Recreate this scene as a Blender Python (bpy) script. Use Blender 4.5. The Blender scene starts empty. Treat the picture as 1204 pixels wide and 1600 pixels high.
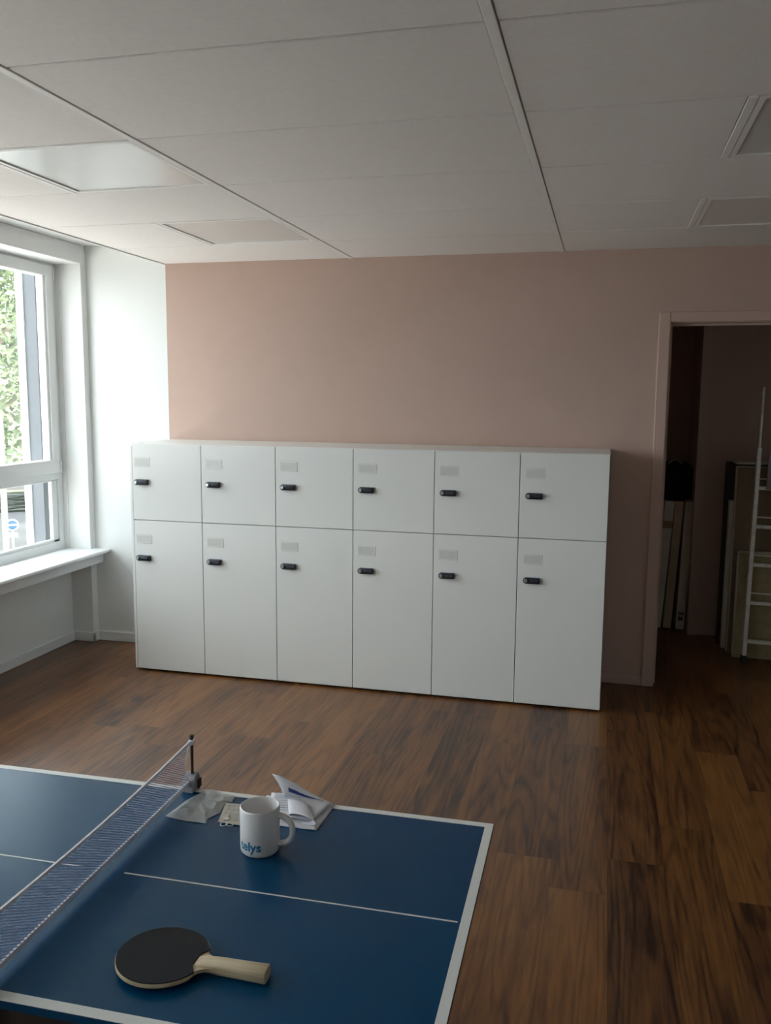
import bpy, bmesh, math, random
from mathutils import Vector, Matrix
random.seed(7)
SC = bpy.context.scene
COL = SC.collection

# ------------------------------------------------------------------ camera
F_PX, YAW, PITCH, ROLL = 1358.26, 0.246394, 0.133487, 0.008116
CAM = Vector((2.30565, -4.87341, 1.58630))
def cam_to_world(X, U, D):
    c, s = math.cos(ROLL), math.sin(ROLL); X, U = c*X - s*U, s*X + c*U
    c, s = math.cos(PITCH), math.sin(PITCH); Y, Z = c*D + s*U, -s*D + c*U
    c, s = math.cos(YAW), math.sin(YAW)
    return Vector((c*X - s*Y, s*X + c*Y, Z))
cd = bpy.data.cameras.new('camera'); cam = bpy.data.objects.new('camera', cd); COL.objects.link(cam)
r_, u_, f_ = cam_to_world(1, 0, 0), cam_to_world(0, 1, 0), cam_to_world(0, 0, 1)
cam.matrix_world = Matrix(((r_.x, u_.x, -f_.x, CAM.x), (r_.y, u_.y, -f_.y, CAM.y), (r_.z, u_.z, -f_.z, CAM.z), (0, 0, 0, 1)))
cd.sensor_fit = 'VERTICAL'; cd.sensor_height = 36.0; cd.lens = F_PX/1600*36
cd.clip_start = 0.02; cd.clip_end = 300
SC.camera = cam

# ------------------------------------------------------------------ sky, sun, exposure
SKY_STRENGTH = 5.2
SUN_STRENGTH = 13.0
W = bpy.data.worlds.new('sky'); SC.world = W; W.use_nodes = True
bg = W.node_tree.nodes['Background']
bg.inputs['Color'].default_value = (0.90, 0.96, 1.0, 1); bg.inputs['Strength'].default_value = SKY_STRENGTH
sd = bpy.data.lights.new('sun', 'SUN'); sd.energy = SUN_STRENGTH; sd.angle = math.radians(1.0); sd.color = (1.0, 0.93, 0.78)
sun = bpy.data.objects.new('sun', sd); COL.objects.link(sun)
sun.rotation_euler = Vector((-0.35, 0.9, -1.0)).to_track_quat('-Z', 'Y').to_euler()
def portal(y0, y1, z0, z1):
    l = bpy.data.lights.new('window_portal', 'AREA'); l.shape = 'RECTANGLE'; l.size = abs(y1-y0); l.size_y = z1-z0
    l.cycles.is_portal = True
    o = bpy.data.objects.new('window_portal', l); COL.objects.link(o)
    o.location = (-1.16, (y0+y1)/2, (z0+z1)/2)
    o.rotation_euler = Matrix(((0, 0, -1), (1, 0, 0), (0, -1, 0))).to_euler()   # -Z looks to +X
WINDOWS = [(-2.25, -0.06), (-4.75, -2.55), (-6.45, -5.05)]
for a, b in WINDOWS: portal(a, b, 0.6, 2.375)
SC.view_settings.view_transform = 'Standard'; SC.view_settings.look = 'None'
SC.view_settings.gamma = 1.0; SC.view_settings.use_curve_mapping = False
SC.view_settings.exposure = 0.68
SC.cycles.use_denoising = True
SC.cycles.max_bounces = 10; SC.cycles.diffuse_bounces = 6; SC.cycles.transparent_max_bounces = 24

# ------------------------------------------------------------------ materials
def new_mat(name):
    m = bpy.data.materials.new(name); m.use_nodes = True
    return m, m.node_tree.nodes, m.node_tree.links, m.node_tree.nodes['Principled BSDF']
def mat(name, col, rough=0.5, metal=0.0, spec=0.5, var=0.03, scale=9.0, bump=0.0, bscale=200.0):
    m, N, L, P = new_mat(name)
    P.inputs['Roughness'].default_value = rough; P.inputs['Metallic'].default_value = metal
    P.inputs['Specular IOR Level'].default_value = spec
    tc = N.new('ShaderNodeTexCoord'); nz = N.new('ShaderNodeTexNoise'); nz.inputs['Scale'].default_value = scale
    nz.inputs['Detail'].default_value = 4
    L.new(tc.outputs['Object'], nz.inputs['Vector'])
    cr = N.new('ShaderNodeValToRGB'); cr.color_ramp.elements[0].position = 0.3; cr.color_ramp.elements[1].position = 0.7
    cr.color_ramp.elements[0].color = (*[max(0, c*(1-var)) for c in col], 1)
    cr.color_ramp.elements[1].color = (*[min(1, c*(1+var)) for c in col], 1)
    L.new(nz.outputs['Fac'], cr.inputs['Fac']); L.new(cr.outputs['Color'], P.inputs['Base Color'])
    if bump:
        n2 = N.new('ShaderNodeTexNoise'); n2.inputs['Scale'].default_value = bscale; n2.inputs['Detail'].default_value = 3
        L.new(tc.outputs['Object'], n2.inputs['Vector'])
        b = N.new('ShaderNodeBump'); b.inputs['Strength'].default_value = bump; b.inputs['Distance'].default_value = 0.002
        L.new(n2.outputs['Fac'], b.inputs['Height']); L.new(b.outputs['Normal'], P.inputs['Normal'])
    return m
M = {}
M['white_wall'] = mat('white_wall_paint', (0.76, 0.77, 0.76), 0.7, var=0.015, bump=0.15)
M['pink'] = mat('pink_wall_paint', (0.505, 0.362, 0.302), 0.7, var=0.015, bump=0.15)
M['pink_gloss'] = mat('pink_trim_paint', (0.52, 0.375, 0.312), 0.45, var=0.015)
M['white_trim'] = mat('white_trim_paint', (0.74, 0.75, 0.75), 0.45, var=0.01)
M['upvc'] = mat('white_window_plastic', (0.78, 0.80, 0.80), 0.35, var=0.01)
M['sill'] = mat('white_sill_laminate', (0.80, 0.82, 0.83), 0.35, var=0.01)
M['tile'] = mat('ceiling_tile_mineral', (0.84, 0.815, 0.80), 0.8, spec=0.2, var=0.02, scale=60, bump=0.35, bscale=450)
M['grid'] = mat('ceiling_grid_lacquer', (0.86, 0.85, 0.84), 0.5, var=0.01)
M['grout_dark'] = mat('dark_gap', (0.05, 0.05, 0.05), 0.9)
M['diffuser'] = mat('light_diffuser_acrylic', (0.73, 0.74, 0.73), 0.24, spec=1.0, var=0.01)
M['locker'] = mat('locker_white_laminate', (0.80, 0.81, 0.79), 0.38, var=0.01, scale=3)
M['locker_in'] = mat('locker_carcass', (0.42, 0.43, 0.42), 0.6)
M['plinth'] = mat('plinth_black', (0.012, 0.012, 0.014), 0.5)
M['lock_black'] = mat('lock_black_plastic', (0.018, 0.021, 0.035), 0.32, var=0.1)
M['lock_dial'] = mat('lock_dial_grey', (0.07, 0.08, 0.10), 0.4)
M['chrome'] = mat('brushed_nickel', (0.62, 0.63, 0.62), 0.28, metal=0.9)
M['grey_guide'] = mat('blue_grey_shutter_guide', (0.108, 0.118, 0.132), 0.6)
M['table_blue'] = mat('table_blue_lacquer', (0.0001, 0.047, 0.125), 0.26, spec=0.3, var=0.05, scale=5, bump=0.05, bscale=900)
M['table_blue'].node_tree.nodes['Principled BSDF'].inputs['Specular Tint'].default_value = (0.30, 0.72, 1.0, 1)
M['table_line'] = mat('table_white_line', (0.72, 0.74, 0.72), 0.45, var=0.02)
M['table_black'] = mat('table_black_steel', (0.012, 0.010, 0.012), 0.4)
M['net'] = mat('net_nylon_blue_grey', (0.42, 0.46, 0.66), 0.6)
M['net_tape'] = mat('net_white_tape', (0.76, 0.76, 0.80), 0.75, var=0.06, scale=300)
M['post_black'] = mat('post_black_plastic', (0.014, 0.013, 0.016), 0.4)
M['clamp_grey'] = mat('clamp_grey_plastic', (0.28, 0.28, 0.29), 0.5)
M['rubber'] = mat('paddle_black_rubber', (0.013, 0.014, 0.018), 0.6, spec=0.15, bump=0.2, bscale=700)
M['mug'] = mat('mug_white_ceramic', (0.76, 0.75, 0.75), 0.22, var=0.01)
M['mug_print'] = mat('mug_teal_print', (0.004, 0.20, 0.38), 0.35)
M['paper'] = mat('white_paper', (0.66, 0.67, 0.72), 0.75, var=0.03)
M['ink_blue'] = mat('navy_print', (0.014, 0.03, 0.20), 0.6)
M['ink_grey'] = mat('grey_print', (0.34, 0.36, 0.44), 0.7)
M['ink_dark'] = mat('dark_print', (0.05, 0.045, 0.045), 0.7)
M['card'] = mat('cream_card', (0.55, 0.53, 0.46), 0.7, var=0.06, scale=60)
M['carton'] = mat('pale_carton', (0.74, 0.69, 0.60), 0.8, var=0.08, scale=14)
M['carton_brown'] = mat('brown_carton', (0.56, 0.46, 0.33), 0.8, var=0.08, scale=14)
M['tape_tan'] = mat('tan_packing_tape', (0.36, 0.25, 0.13), 0.35)
M['bag_black'] = mat('black_fabric', (0.006, 0.006, 0.007), 0.9)
M['board'] = mat('pale_yellow_board', (0.72, 0.70, 0.58), 0.8, var=0.05)
M['board_face'] = mat('yellow_green_board_face', (0.34, 0.285, 0.15), 0.9, var=0.15, scale=20)
M['board_brown'] = mat('brown_board_face', (0.24, 0.18, 0.11), 0.9, var=0.12, scale=20)
M['board_dark'] = mat('dark_board', (0.07, 0.065, 0.05), 0.8)
M['alu'] = mat('worn_aluminium', (0.70, 0.68, 0.63), 0.42, metal=0.4, var=0.15, scale=30)
M['grey_panel'] = mat('grey_metal_sheet', (0.20, 0.20, 0.19), 0.5)
M['leaf'] = mat('tree_leaf', (0.125, 0.165, 0.088), 0.6, var=0.45, scale=0.9)
M['bark'] = mat('tree_bark', (0.20, 0.17, 0.13), 0.9, var=0.3, scale=12)
M['render'] = mat('pale_yellow_render', (0.34, 0.315, 0.235), 0.9)
M['roofing'] = mat('grey_roofing', (0.25, 0.25, 0.26), 0.9)
M['ext_glass'] = mat('dark_window_glass', (0.10, 0.13, 0.14), 0.15)
M['asphalt'] = mat('asphalt', (0.040, 0.042, 0.045), 0.9, var=0.35, scale=0.7)
M['reflector'] = mat('pale_ground_reflector', (0.64, 0.61, 0.58), 0.9, var=0.08, scale=0.7)  # kept pale so the unseen ground throws daylight upward
M['lawn'] = mat('lawn', (0.14, 0.19, 0.07), 0.95, var=0.3, scale=2)
M['hedge'] = mat('dark_hedge', (0.024, 0.032, 0.026), 0.9, var=0.4, scale=5)
M['pole'] = mat('grey_green_pole', (0.115, 0.115, 0.09), 0.6)
M['sign_blue'] = mat('sign_blue', (0.018, 0.085, 0.26), 0.4)
M['sign_white'] = mat('sign_white', (0.75, 0.76, 0.76), 0.4)
M['ext_wall'] = mat('outer_wall_render', (0.62, 0.62, 0.6), 0.9)

def wood_floor():
    m, N, L, P = new_mat('brown_plank_floor')
    def math_(op, a, b=None):
        n = N.new('ShaderNodeMath'); n.operation = op
        for i, v in enumerate((a, b)):
            if v is None: continue
            if hasattr(v, 'links'): L.new(v, n.inputs[i])
            else: n.inputs[i].default_value = v
        return n.outputs[0]
    tc = N.new('ShaderNodeTexCoord'); sp = N.new('ShaderNodeSeparateXYZ'); L.new(tc.outputs['Object'], sp.inputs[0])
    x, y = sp.outputs['X'], sp.outputs['Y']
    cx = math_('DIVIDE', math_('ADD', x, 0.06), 0.187); col = math_('FLOOR', cx)
    wn = N.new('ShaderNodeTexWhiteNoise'); wn.noise_dimensions = '1D'; L.new(col, wn.inputs['W'])
    cy = math_('ADD', math_('DIVIDE', y, 1.22), math_('MULTIPLY', wn.outputs['Value'], 7.0)); row = math_('FLOOR', cy)
    cb = N.new('ShaderNodeCombineXYZ'); L.new(col, cb.inputs[0]); L.new(row, cb.inputs[1])
    w2 = N.new('ShaderNodeTexWhiteNoise'); w2.noise_dimensions = '2D'; L.new(cb.outputs[0], w2.inputs['Vector'])
    rnd = w2.outputs['Value']; rc = N.new('ShaderNodeSeparateColor'); L.new(w2.outputs['Color'], rc.inputs[0])
    # grain coordinates, shifted on each plank
    gx = math_('ADD', math_('MULTIPLY', x, 1.0), math_('MULTIPLY', rc.outputs[0], 37.0))
    gy = math_('ADD', math_('MULTIPLY', y, 0.075), math_('MULTIPLY', rc.outputs[1], 53.0))
    gv = N.new('ShaderNodeCombineXYZ'); L.new(gx, gv.inputs[0]); L.new(gy, gv.inputs[1])
    n1 = N.new('ShaderNodeTexNoise'); n1.inputs['Scale'].default_value = 17; n1.inputs['Detail'].default_value = 6; n1.inputs['Distortion'].default_value = 0.5
    L.new(gv.outputs[0], n1.inputs['Vector'])
    n2 = N.new('ShaderNodeTexNoise'); n2.inputs['Scale'].default_value = 85; n2.inputs['Detail'].default_value = 5; n2.inputs['Distortion'].default_value = 0.3
    L.new(gv.outputs[0], n2.inputs['Vector'])
    # cathedral figure: rings of a slow noise
    n3 = N.new('ShaderNodeTexNoise'); n3.inputs['Scale'].default_value = 6.5; n3.inputs['Detail'].default_value = 1.5; L.new(gv.outputs[0], n3.inputs['Vector'])
    ring = math_('SINE', math_('MULTIPLY', n3.outputs['Fac'], 95.0))
    ring = math_('MULTIPLY', math_('MAXIMUM', ring, 0.0), 0.11)
    t = math_('ADD', math_('MULTIPLY', n1.outputs['Fac'], 0.54), math_('MULTIPLY', n2.outputs['Fac'], 0.44))
    t = math_('SUBTRACT', t, ring)
    t = math_('ADD', t, math_('MULTIPLY', math_('SUBTRACT', rnd, 0.5), 0.21))
    cr = N.new('ShaderNodeValToRGB'); e = cr.color_ramp.elements
    e[0].position = 0.26; e[0].color = (0.030, 0.0105, 0.0040, 1)
    e[1].position = 0.78; e[1].color = (0.265, 0.114, 0.030, 1)
    k = e.new(0.43); k.color = (0.118, 0.045, 0.0130, 1)
    k = e.new(0.58); k.color = (0.185, 0.078, 0.021, 1)
    L.new(t, cr.inputs['Fac'])
    # seams
    fx = math_('FRACT', cx); fy = math_('FRACT', cy)
    ex = math_('MINIMUM', fx, math_('SUBTRACT', 1.0, fx)); ey = math_('MULTIPLY', math_('MINIMUM', fy, math_('SUBTRACT', 1.0, fy)), 6.5)
    seam = math_('LESS_THAN', math_('MINIMUM', ex, ey), 0.0065)
    mx = N.new('ShaderNodeMix'); mx.data_type = 'RGBA'; L.new(math_('MULTIPLY', seam, 0.55), mx.inputs['Factor'])
    L.new(cr.outputs['Color'], mx.inputs['A']); mx.inputs['B'].default_value = (0.02, 0.01, 0.006, 1)
    L.new(mx.outputs['Result'], P.inputs['Base Color'])
    rr = N.new('ShaderNodeMapRange'); L.new(n2.outputs['Fac'], rr.inputs[0]); rr.inputs[3].default_value = 0.27; rr.inputs[4].default_value = 0.40
    L.new(rr.outputs[0], P.inputs['Roughness']); P.inputs['Specular IOR Level'].default_value = 0.65
    b = N.new('ShaderNodeBump'); b.inputs['Strength'].default_value = 0.12; b.inputs['Distance'].default_value = 0.002
    L.new(math_('SUBTRACT', n2.outputs['Fac'], math_('MULTIPLY', seam, 2.0)), b.inputs['Height']); L.new(b.outputs['Normal'], P.inputs['Normal'])
    return m
M['floor'] = wood_floor()

def back_wall_mat():          # white paint up to x = -0.293, pink beyond
    m = M['pink'].copy(); m.name = 'back_wall_two_paints'; N = m.node_tree.nodes; L = m.node_tree.links
    P = N['Principled BSDF']; src = P.inputs['Base Color'].links[0].from_socket
    tc = N.new('ShaderNodeTexCoord'); sp = N.new('ShaderNodeSeparateXYZ'); L.new(tc.outputs['Object'], sp.inputs[0])
    c = N.new('ShaderNodeMath'); c.operation = 'GREATER_THAN'; L.new(sp.outputs[0], c.inputs[0]); c.inputs[1].default_value = -0.2934
    mx = N.new('ShaderNodeMix'); mx.data_type = 'RGBA'; L.new(c.outputs[0], mx.inputs['Factor'])
    mx.inputs['A'].default_value = (0.76, 0.77, 0.76, 1); L.new(src, mx.inputs['B']); L.new(mx.outputs['Result'], P.inputs['Base Color'])
    return m
M['back_wall'] = back_wall_mat()

def glass_mat():
    m, N, L, P = new_mat('window_glass'); N.remove(P); out = N['Material Output']
    t = N.new('ShaderNodeBsdfTransparent'); t.inputs[0].default_value = (0.93, 0.95, 0.95, 1)
    g = N.new('ShaderNodeBsdfGlossy'); g.inputs['Roughness'].default_value = 0.02
    lw = N.new('ShaderNodeLayerWeight'); lw.inputs['Blend'].default_value = 0.5
    pw = N.new('ShaderNodeMath'); pw.operation = 'POWER'; L.new(lw.outputs['Facing'], pw.inputs[0]); pw.inputs[1].default_value = 5.0
    f = N.new('ShaderNodeMapRange'); L.new(pw.outputs[0], f.inputs[0]); f.inputs[3].default_value = 0.04; f.inputs[4].default_value = 1.0
    mx = N.new('ShaderNodeMixShader'); L.new(f.outputs[0], mx.inputs[0]); L.new(t.outputs[0], mx.inputs[1]); L.new(g.outputs[0], mx.inputs[2])
    L.new(mx.outputs[0], out.inputs[0]); return m
M['glass'] = glass_mat()
def film_mat(name, white, base):
    m, N, L, P = new_mat(name); out = N['Material Output']
    P.inputs['Base Color'].default_value = (*base, 1); P.inputs['Roughness'].default_value = 0.16
    t = N.new('ShaderNodeBsdfTransparent'); mx = N.new('ShaderNodeMixShader')
    tc = N.new('ShaderNodeTexCoord'); nz = N.new('ShaderNodeTexNoise'); nz.inputs['Scale'].default_value = 40
    L.new(tc.outputs['Object'], nz.inputs['Vector'])
    mr = N.new('ShaderNodeMapRange'); L.new(nz.outputs['Fac'], mr.inputs[0]); mr.inputs[3].default_value = white-0.12; mr.inputs[4].default_value = white+0.12
    L.new(mr.outputs[0], mx.inputs[0]); L.new(t.outputs[0], mx.inputs[1]); L.new(P.outputs[0], mx.inputs[2]); L.new(mx.outputs[0], out.inputs[0])
    return m
M['plastic_film'] = film_mat('clear_plastic_film', 0.50, (0.60, 0.63, 0.62))
M['sleeve'] = mat('label_sleeve_plastic', (0.66, 0.67, 0.64), 0.2, var=0.02, scale=30)

def ply_mat():
    m, N, L, P = new_mat('pale_plywood'); P.inputs['Roughness'].default_value = 0.5
    tc = N.new('ShaderNodeTexCoord'); mp = N.new('ShaderNodeMapping'); mp.inputs['Scale'].default_value = (6, 90, 160)
    nz = N.new('ShaderNodeTexNoise'); nz.inputs['Scale'].default_value = 1.6; nz.inputs['Detail'].default_value = 4
    L.new(tc.outputs['Object'], mp.inputs[0]); L.new(mp.outputs[0], nz.inputs['Vector'])
    cr = N.new('ShaderNodeValToRGB'); cr.color_ramp.elements[0].position = 0.3; cr.color_ramp.elements[1].position = 0.7
    cr.color_ramp.elements[0].color = (0.46, 0.36, 0.22, 1); cr.color_ramp.elements[1].color = (0.66, 0.56, 0.39, 1)
    L.new(nz.outputs['Fac'], cr.inputs[0]); L.new(cr.outputs[0], P.inputs['Base Color']); return m
M['ply'] = ply_mat()

# ------------------------------------------------------------------ mesh helpers
class MB:
    def __init__(s): s.bm = bmesh.new(); s.smooth = False
    def box(s, x0, x1, y0, y1, z0, z1, bev=0.0, seg=2, mtx=None):
        vs = [Vector((x, y, z)) for x in (x0, x1) for y in (y0, y1) for z in (z0, z1)]
        vs = [s.bm.verts.new(mtx @ v if mtx else v) for v in vs]
        F = [s.bm.faces.new([vs[i] for i in q]) for q in ((0, 1, 3, 2), (4, 6, 7, 5), (0, 4, 5, 1), (2, 3, 7, 6), (0, 2, 6, 4), (1, 5, 7, 3))]
        if bev:
            es = list({e for f in F for e in f.edges})
            bmesh.ops.bevel(s.bm, geom=es, offset=bev, segments=seg, affect='EDGES', profile=0.5)
        return s
    def prism(s, pts, axis, a0, a1, bev=0.0):
        """extrude a 2-D outline along an axis ('x','y','z')"""
        def P(p, a):
            return {'x': (a, p[0], p[1]), 'y': (p[0], a, p[1]), 'z': (p[0], p[1], a)}[axis]
        A = [s.bm.verts.new(P(p, a0)) for p in pts]; B = [s.bm.verts.new(P(p, a1)) for p in pts]; n = len(pts)
        F = [s.bm.faces.new(A), s.bm.faces.new(B[::-1])]
        for i in range(n): F.append(s.bm.faces.new((A[i], B[i], B[(i+1) % n], A[(i+1) % n])))
        if bev:
            es = list({e for f in F[:2] for e in f.edges})
            bmesh.ops.bevel(s.bm, geom=es, offset=bev, segments=2, affect='EDGES', profile=0.5)
        return s
    def tube(s, path, rad, n=10, closed=False, cap=True):
        path = [Vector(p) for p in path]; k = len(path)
        R = rad if isinstance(rad, (list, tuple)) else [rad]*k
        rings = []; up = None
        for i, p in enumerate(path):
            if closed: d = (path[(i+1) % k]-path[i-1]).normalized()
            else: d = (path[min(i+1, k-1)]-path[max(i-1, 0)]).normalized()
            if up is None: up = d.orthogonal().normalized()
            up = (up - d*up.dot(d)).normalized(); si = d.cross(up)
            rings.append([s.bm.verts.new(p + R[i]*(math.cos(t)*up + math.sin(t)*si)) for t in [2*math.pi*j/n for j in range(n)]])
        for i in range(k if closed else k-1):
            a, b = rings[i], rings[(i+1) % k]
            for j in range(n): s.bm.faces.new((a[j], a[(j+1) % n], b[(j+1) % n], b[j]))
        if not closed and cap: s.bm.faces.new(rings[0][::-1]); s.bm.faces.new(rings[-1])
        s.smooth = True; return s
    def lathe(s, prof, n=40, c=(0, 0, 0)):
        c = Vector(c); rings = []
        for r, z in prof:
            if r < 1e-6: rings.append([s.bm.verts.new(c+Vector((0, 0, z)))])
            else: rings.append([s.bm.verts.new(c+Vector((r*math.cos(2*math.pi*j/n), r*math.sin(2*math.pi*j/n), z))) for j in range(n)])
        for a, b in zip(rings, rings[1:]):
            for j in range(n):
                j2 = (j+1) % n
                if len(a) == 1 and len(b) == 1: continue
                if len(a) == 1: s.bm.faces.new((a[0], b[j2], b[j]))
                elif len(b) == 1: s.bm.faces.new((a[j], a[j2], b[0]))
                else: s.bm.faces.new((a[j], a[j2], b[j2], b[j]))
        s.smooth = True; return s
    def grid(s, fn, nu, nv):
        V = [[s.bm.verts.new(fn(i/nu, j/nv)) for j in range(nv+1)] for i in range(nu+1)]
        for i in range(nu):
            for j in range(nv): s.bm.faces.new((V[i][j], V[i+1][j], V[i+1][j+1], V[i][j+1]))
        s.smooth = True; return s
    def build(s, name, m, parent=None, recalc=True, solid=0.0, auto=40):
        if recalc: bmesh.ops.recalc_face_normals(s.bm, faces=s.bm.faces)
        if s.smooth:
            for f in s.bm.faces: f.smooth = True
            for e in s.bm.edges:
                if len(e.link_faces) == 2 and e.calc_face_angle(0) > math.radians(auto): e.smooth = False
        me = bpy.data.meshes.new(name); s.bm.to_mesh(me); s.bm.free()
        me.materials.append(m)
        o = bpy.data.objects.new(name, me); COL.objects.link(o)
        if parent: o.parent = parent
        if solid:
            md = o.modifiers.new('thickness', 'SOLIDIFY'); md.thickness = solid; md.offset = 1
        return o
def tag(o, label, cat, group=None):
    o['label'] = label; o['category'] = cat
    if group: o['group'] = group
    return o
def thing(name, label, cat, loc=(0, 0, 0), rz=0.0, group=None):
    o = bpy.data.objects.new(name, None); COL.objects.link(o); o.location = loc; o.rotation_euler.z = rz
    o.empty_display_size = 0.1
    return tag(o, label, cat, group)
def struct(o, label):
    o['kind'] = 'structure'; o['label'] = label; o['category'] = 'room'; return o
def shell(name, label):
    return struct(thing(name, label, 'room'), label)
def kids(o): return [c for c in COL.objects if c.parent == o]
def copy_tree(o, parent=None):
    c = o.copy(); COL.objects.link(c)
    if parent: c.parent = parent
    for ch in kids(o): copy_tree(ch, c)
    return c
def bx(*a, **k): return MB().box(*a, **k)

# ------------------------------------------------------------------ room shell
ZC = 2.3561; XE = -0.2934; XR = 2.0413; DX = 1.1752; Y0 = -0.5573
X_RIGHT = 5.6; Y_REAR = -7.8
b = MB(); b.box(-1.12, X_RIGHT, Y_REAR, 0.0, -0.2, 0); b.box(2.4, 4.4, 0.0, 2.1, -0.2, 0)
struct(b.build('floor', M['floor']), 'dark brown wood plank floor')
# back wall with the doorway widened out of view to let light into the store room, z to 1.985
DOOR_X0, DOOR_X1, DOOR_Z = 2.606, 4.02, 1.985
b = MB(); b.box(-1.12, DOOR_X0, 0, 0.12, -0.0, 2.7); b.box(DOOR_X1, X_RIGHT, 0, 0.12, 0, 2.7); b.box(DOOR_X0, DOOR_X1, 0, 0.12, DOOR_Z, 2.7)
struct(b.build('wall_back', M['back_wall']), 'back wall, dusty pink with a white painted strip beside the window')
# left wall below, between and above the windows
b = MB(); b.box(-1.12, -0.98, Y_REAR, 0.0, 0, 0.598)
b.box(-1.12, -0.98, Y_REAR, 0.0, 2.375, 2.7)
edges = [Y_REAR] + [v for w in reversed(WINDOWS) for v in w] + [0.0]
for i in range(0, len(edges), 2):
    if edges[i+1]-edges[i] > 0.001: b.box(-1.12, -0.98, edges[i], edges[i+1], 0.598, 2.375)
struct(b.build('wall_left', M['white_wall']), 'white window wall on the left')
struct(bx(X_RIGHT, X_RIGHT+0.12, Y_REAR, 0.12, 0, 2.7).build('wall_right', M['white_wall']), 'right wall')
struct(bx(-1.12, X_RIGHT+0.12, Y_REAR-0.12, Y_REAR, 0, 2.7).build('wall_rear', M['white_wall']), 'wall behind the viewer')
struct(bx(-0.985, -0.832, -0.055, 0.004, 0, 2.49, bev=0.004).build('trim_1', M['white_wall']), 'shallow white pier in the corner between window and back wall')
# ceiling: tiles with grooves, upper slab, edge
rowY = [0.0] + [Y0-0.6*k for k in range(0, 13)]
colX = [XE] + [XR+DX*k for k in range(-1, 4)]
lights_cells = {}
b = MB()
GAP = 0.0045; BAR = 0.014
for i in range(len(colX)-1):
    xa, xb = colX[i] + (0.0 if i == 0 else BAR), min(colX[i+1]-BAR, X_RIGHT)
    if xa > X_RIGHT: continue
    for j in range(len(rowY)-1):
        ya, yb = rowY[j+1]+GAP, rowY[j]-(GAP if j else 0)
        x1 = xa; x2 = xb
        if i == 1 - 1 and j in (1, 3, 5, 7, 9): x2 = colX[i+1]-0.6-BAR; lights_cells[(i, j)] = (colX[i+1]-0.6+BAR, xb, ya, yb)
        if i == 2 and j in (1, 3, 5, 7, 9): x2 = colX[i]+0.6-BAR; lights_cells[(i, j)] = (colX[i]+0.6+BAR, xb, ya, yb)
        b.box(x1, x2, ya, yb, ZC, ZC+0.018, bev=0.0025, seg=1)
b.box(XE, X_RIGHT, Y_REAR, 0, ZC+0.0225, ZC+0.05)
struct(b.build('ceiling', M['tile']), 'suspended ceiling of pale tiles')
struct(bx(-1.12, X_RIGHT+0.12, Y_REAR-0.12, 2.2, 2.476, 2.75).build('ceiling_slab', M['white_wall']), 'white upper ceiling slab beside the window')
b = MB()
for x in colX[1:5]: b.box(x-BAR+0.002, x+BAR-0.002, Y_REAR, 0, ZC-0.003, ZC+0.028, bev=0.0012, seg=1)
b.box(XE-0.004, XE+0.0, Y_REAR, 0, ZC-0.006, ZC+0.05)
for (i, j), (lx0, lx1, ya, yb) in lights_cells.items():
    x = colX[1]-0.6 if i == 0 else colX[2]+0.6
    b.box(x-BAR+0.002, x+BAR-0.002, ya, yb, ZC-0.003, ZC+0.028, bev=0.0012, seg=1)
struct(b.build('trim_2', M['grid']), 'ceiling grid bars')
# casing over the window
struct(bx(-1.02, -0.83, Y_REAR, -0.056, 2.364, 2.475, bev=0.004).build('trim_3', M['white_trim']), 'white shutter casing above the window')
# sill and its apron
b = MB(); b.box(-1.0, -0.722, Y_REAR, -0.004, 0.582, 0.604, bev=0.008, seg=3)
struct(b.build('trim_4', M['sill']), 'white window sill board')
struct(bx(-0.985, -0.775, Y_REAR, -0.004, 0.515, 0.584, bev=0.003).build('trim_5', M['white_trim']), 'white apron box under the window sill')
# baseboards
struct(bx(-0.98, -0.966, Y_REAR, -0.05, 0, 0.06, bev=0.003).build('baseboard_left', M['white_trim']), 'white baseboard under the window')
b = MB(); b.box(-0.98, -0.822, -0.066, -0.052, 0, 0.06, bev=0.003); b.box(-0.834, -0.822, -0.066, 0.0, 0, 0.06, bev=0.003)
b.box(-0.83, XE, -0.012, 0.002, 0, 0.06, bev=0.003)
struct(b.build('baseboard_back', M['white_trim']), 'white baseboard of the white wall strip')
b = MB(); b.box(XE, 2.556, -0.012, 0.002, 0, 0.06, bev=0.003); b.box(4.07, X_RIGHT, -0.012, 0.002, 0, 0.06, bev=0.003)
struct(b.build('baseboard_pink', M['pink_gloss']), 'pink painted baseboard')
# door frame
d = shell('door_1', 'open doorway with pink painted frame to the dark store room')
b = MB(); b.box(2.554, 2.612, -0.018, 0.0, 0, 2.03, bev=0.004); b.box(4.014, 4.072, -0.018, 0.0, 0, 2.03, bev=0.004); b.box(2.6125, 4.0135, -0.018, 0.0, DOOR_Z-0.006, 2.03, bev=0.004)
b.build('door_casing', M['pink_gloss'], d)
b = MB(); b.box(2.606, 2.616, 0.0, 0.14, 0, 1.985); b.box(4.01, 4.02, 0.0, 0.14, 0, 1.985); b.box(2.616, 4.01, 0.0, 0.14, 1.975, 1.985)
b.box(2.616, 2.628, 0.06, 0.10, 0, 1.975); b.box(3.998, 4.01, 0.06, 0.10, 0, 1.975); b.box(2.628, 3.998, 0.06, 0.10, 1.963, 1.975)
b.build('door_jamb', M['pink_gloss'], d)
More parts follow.
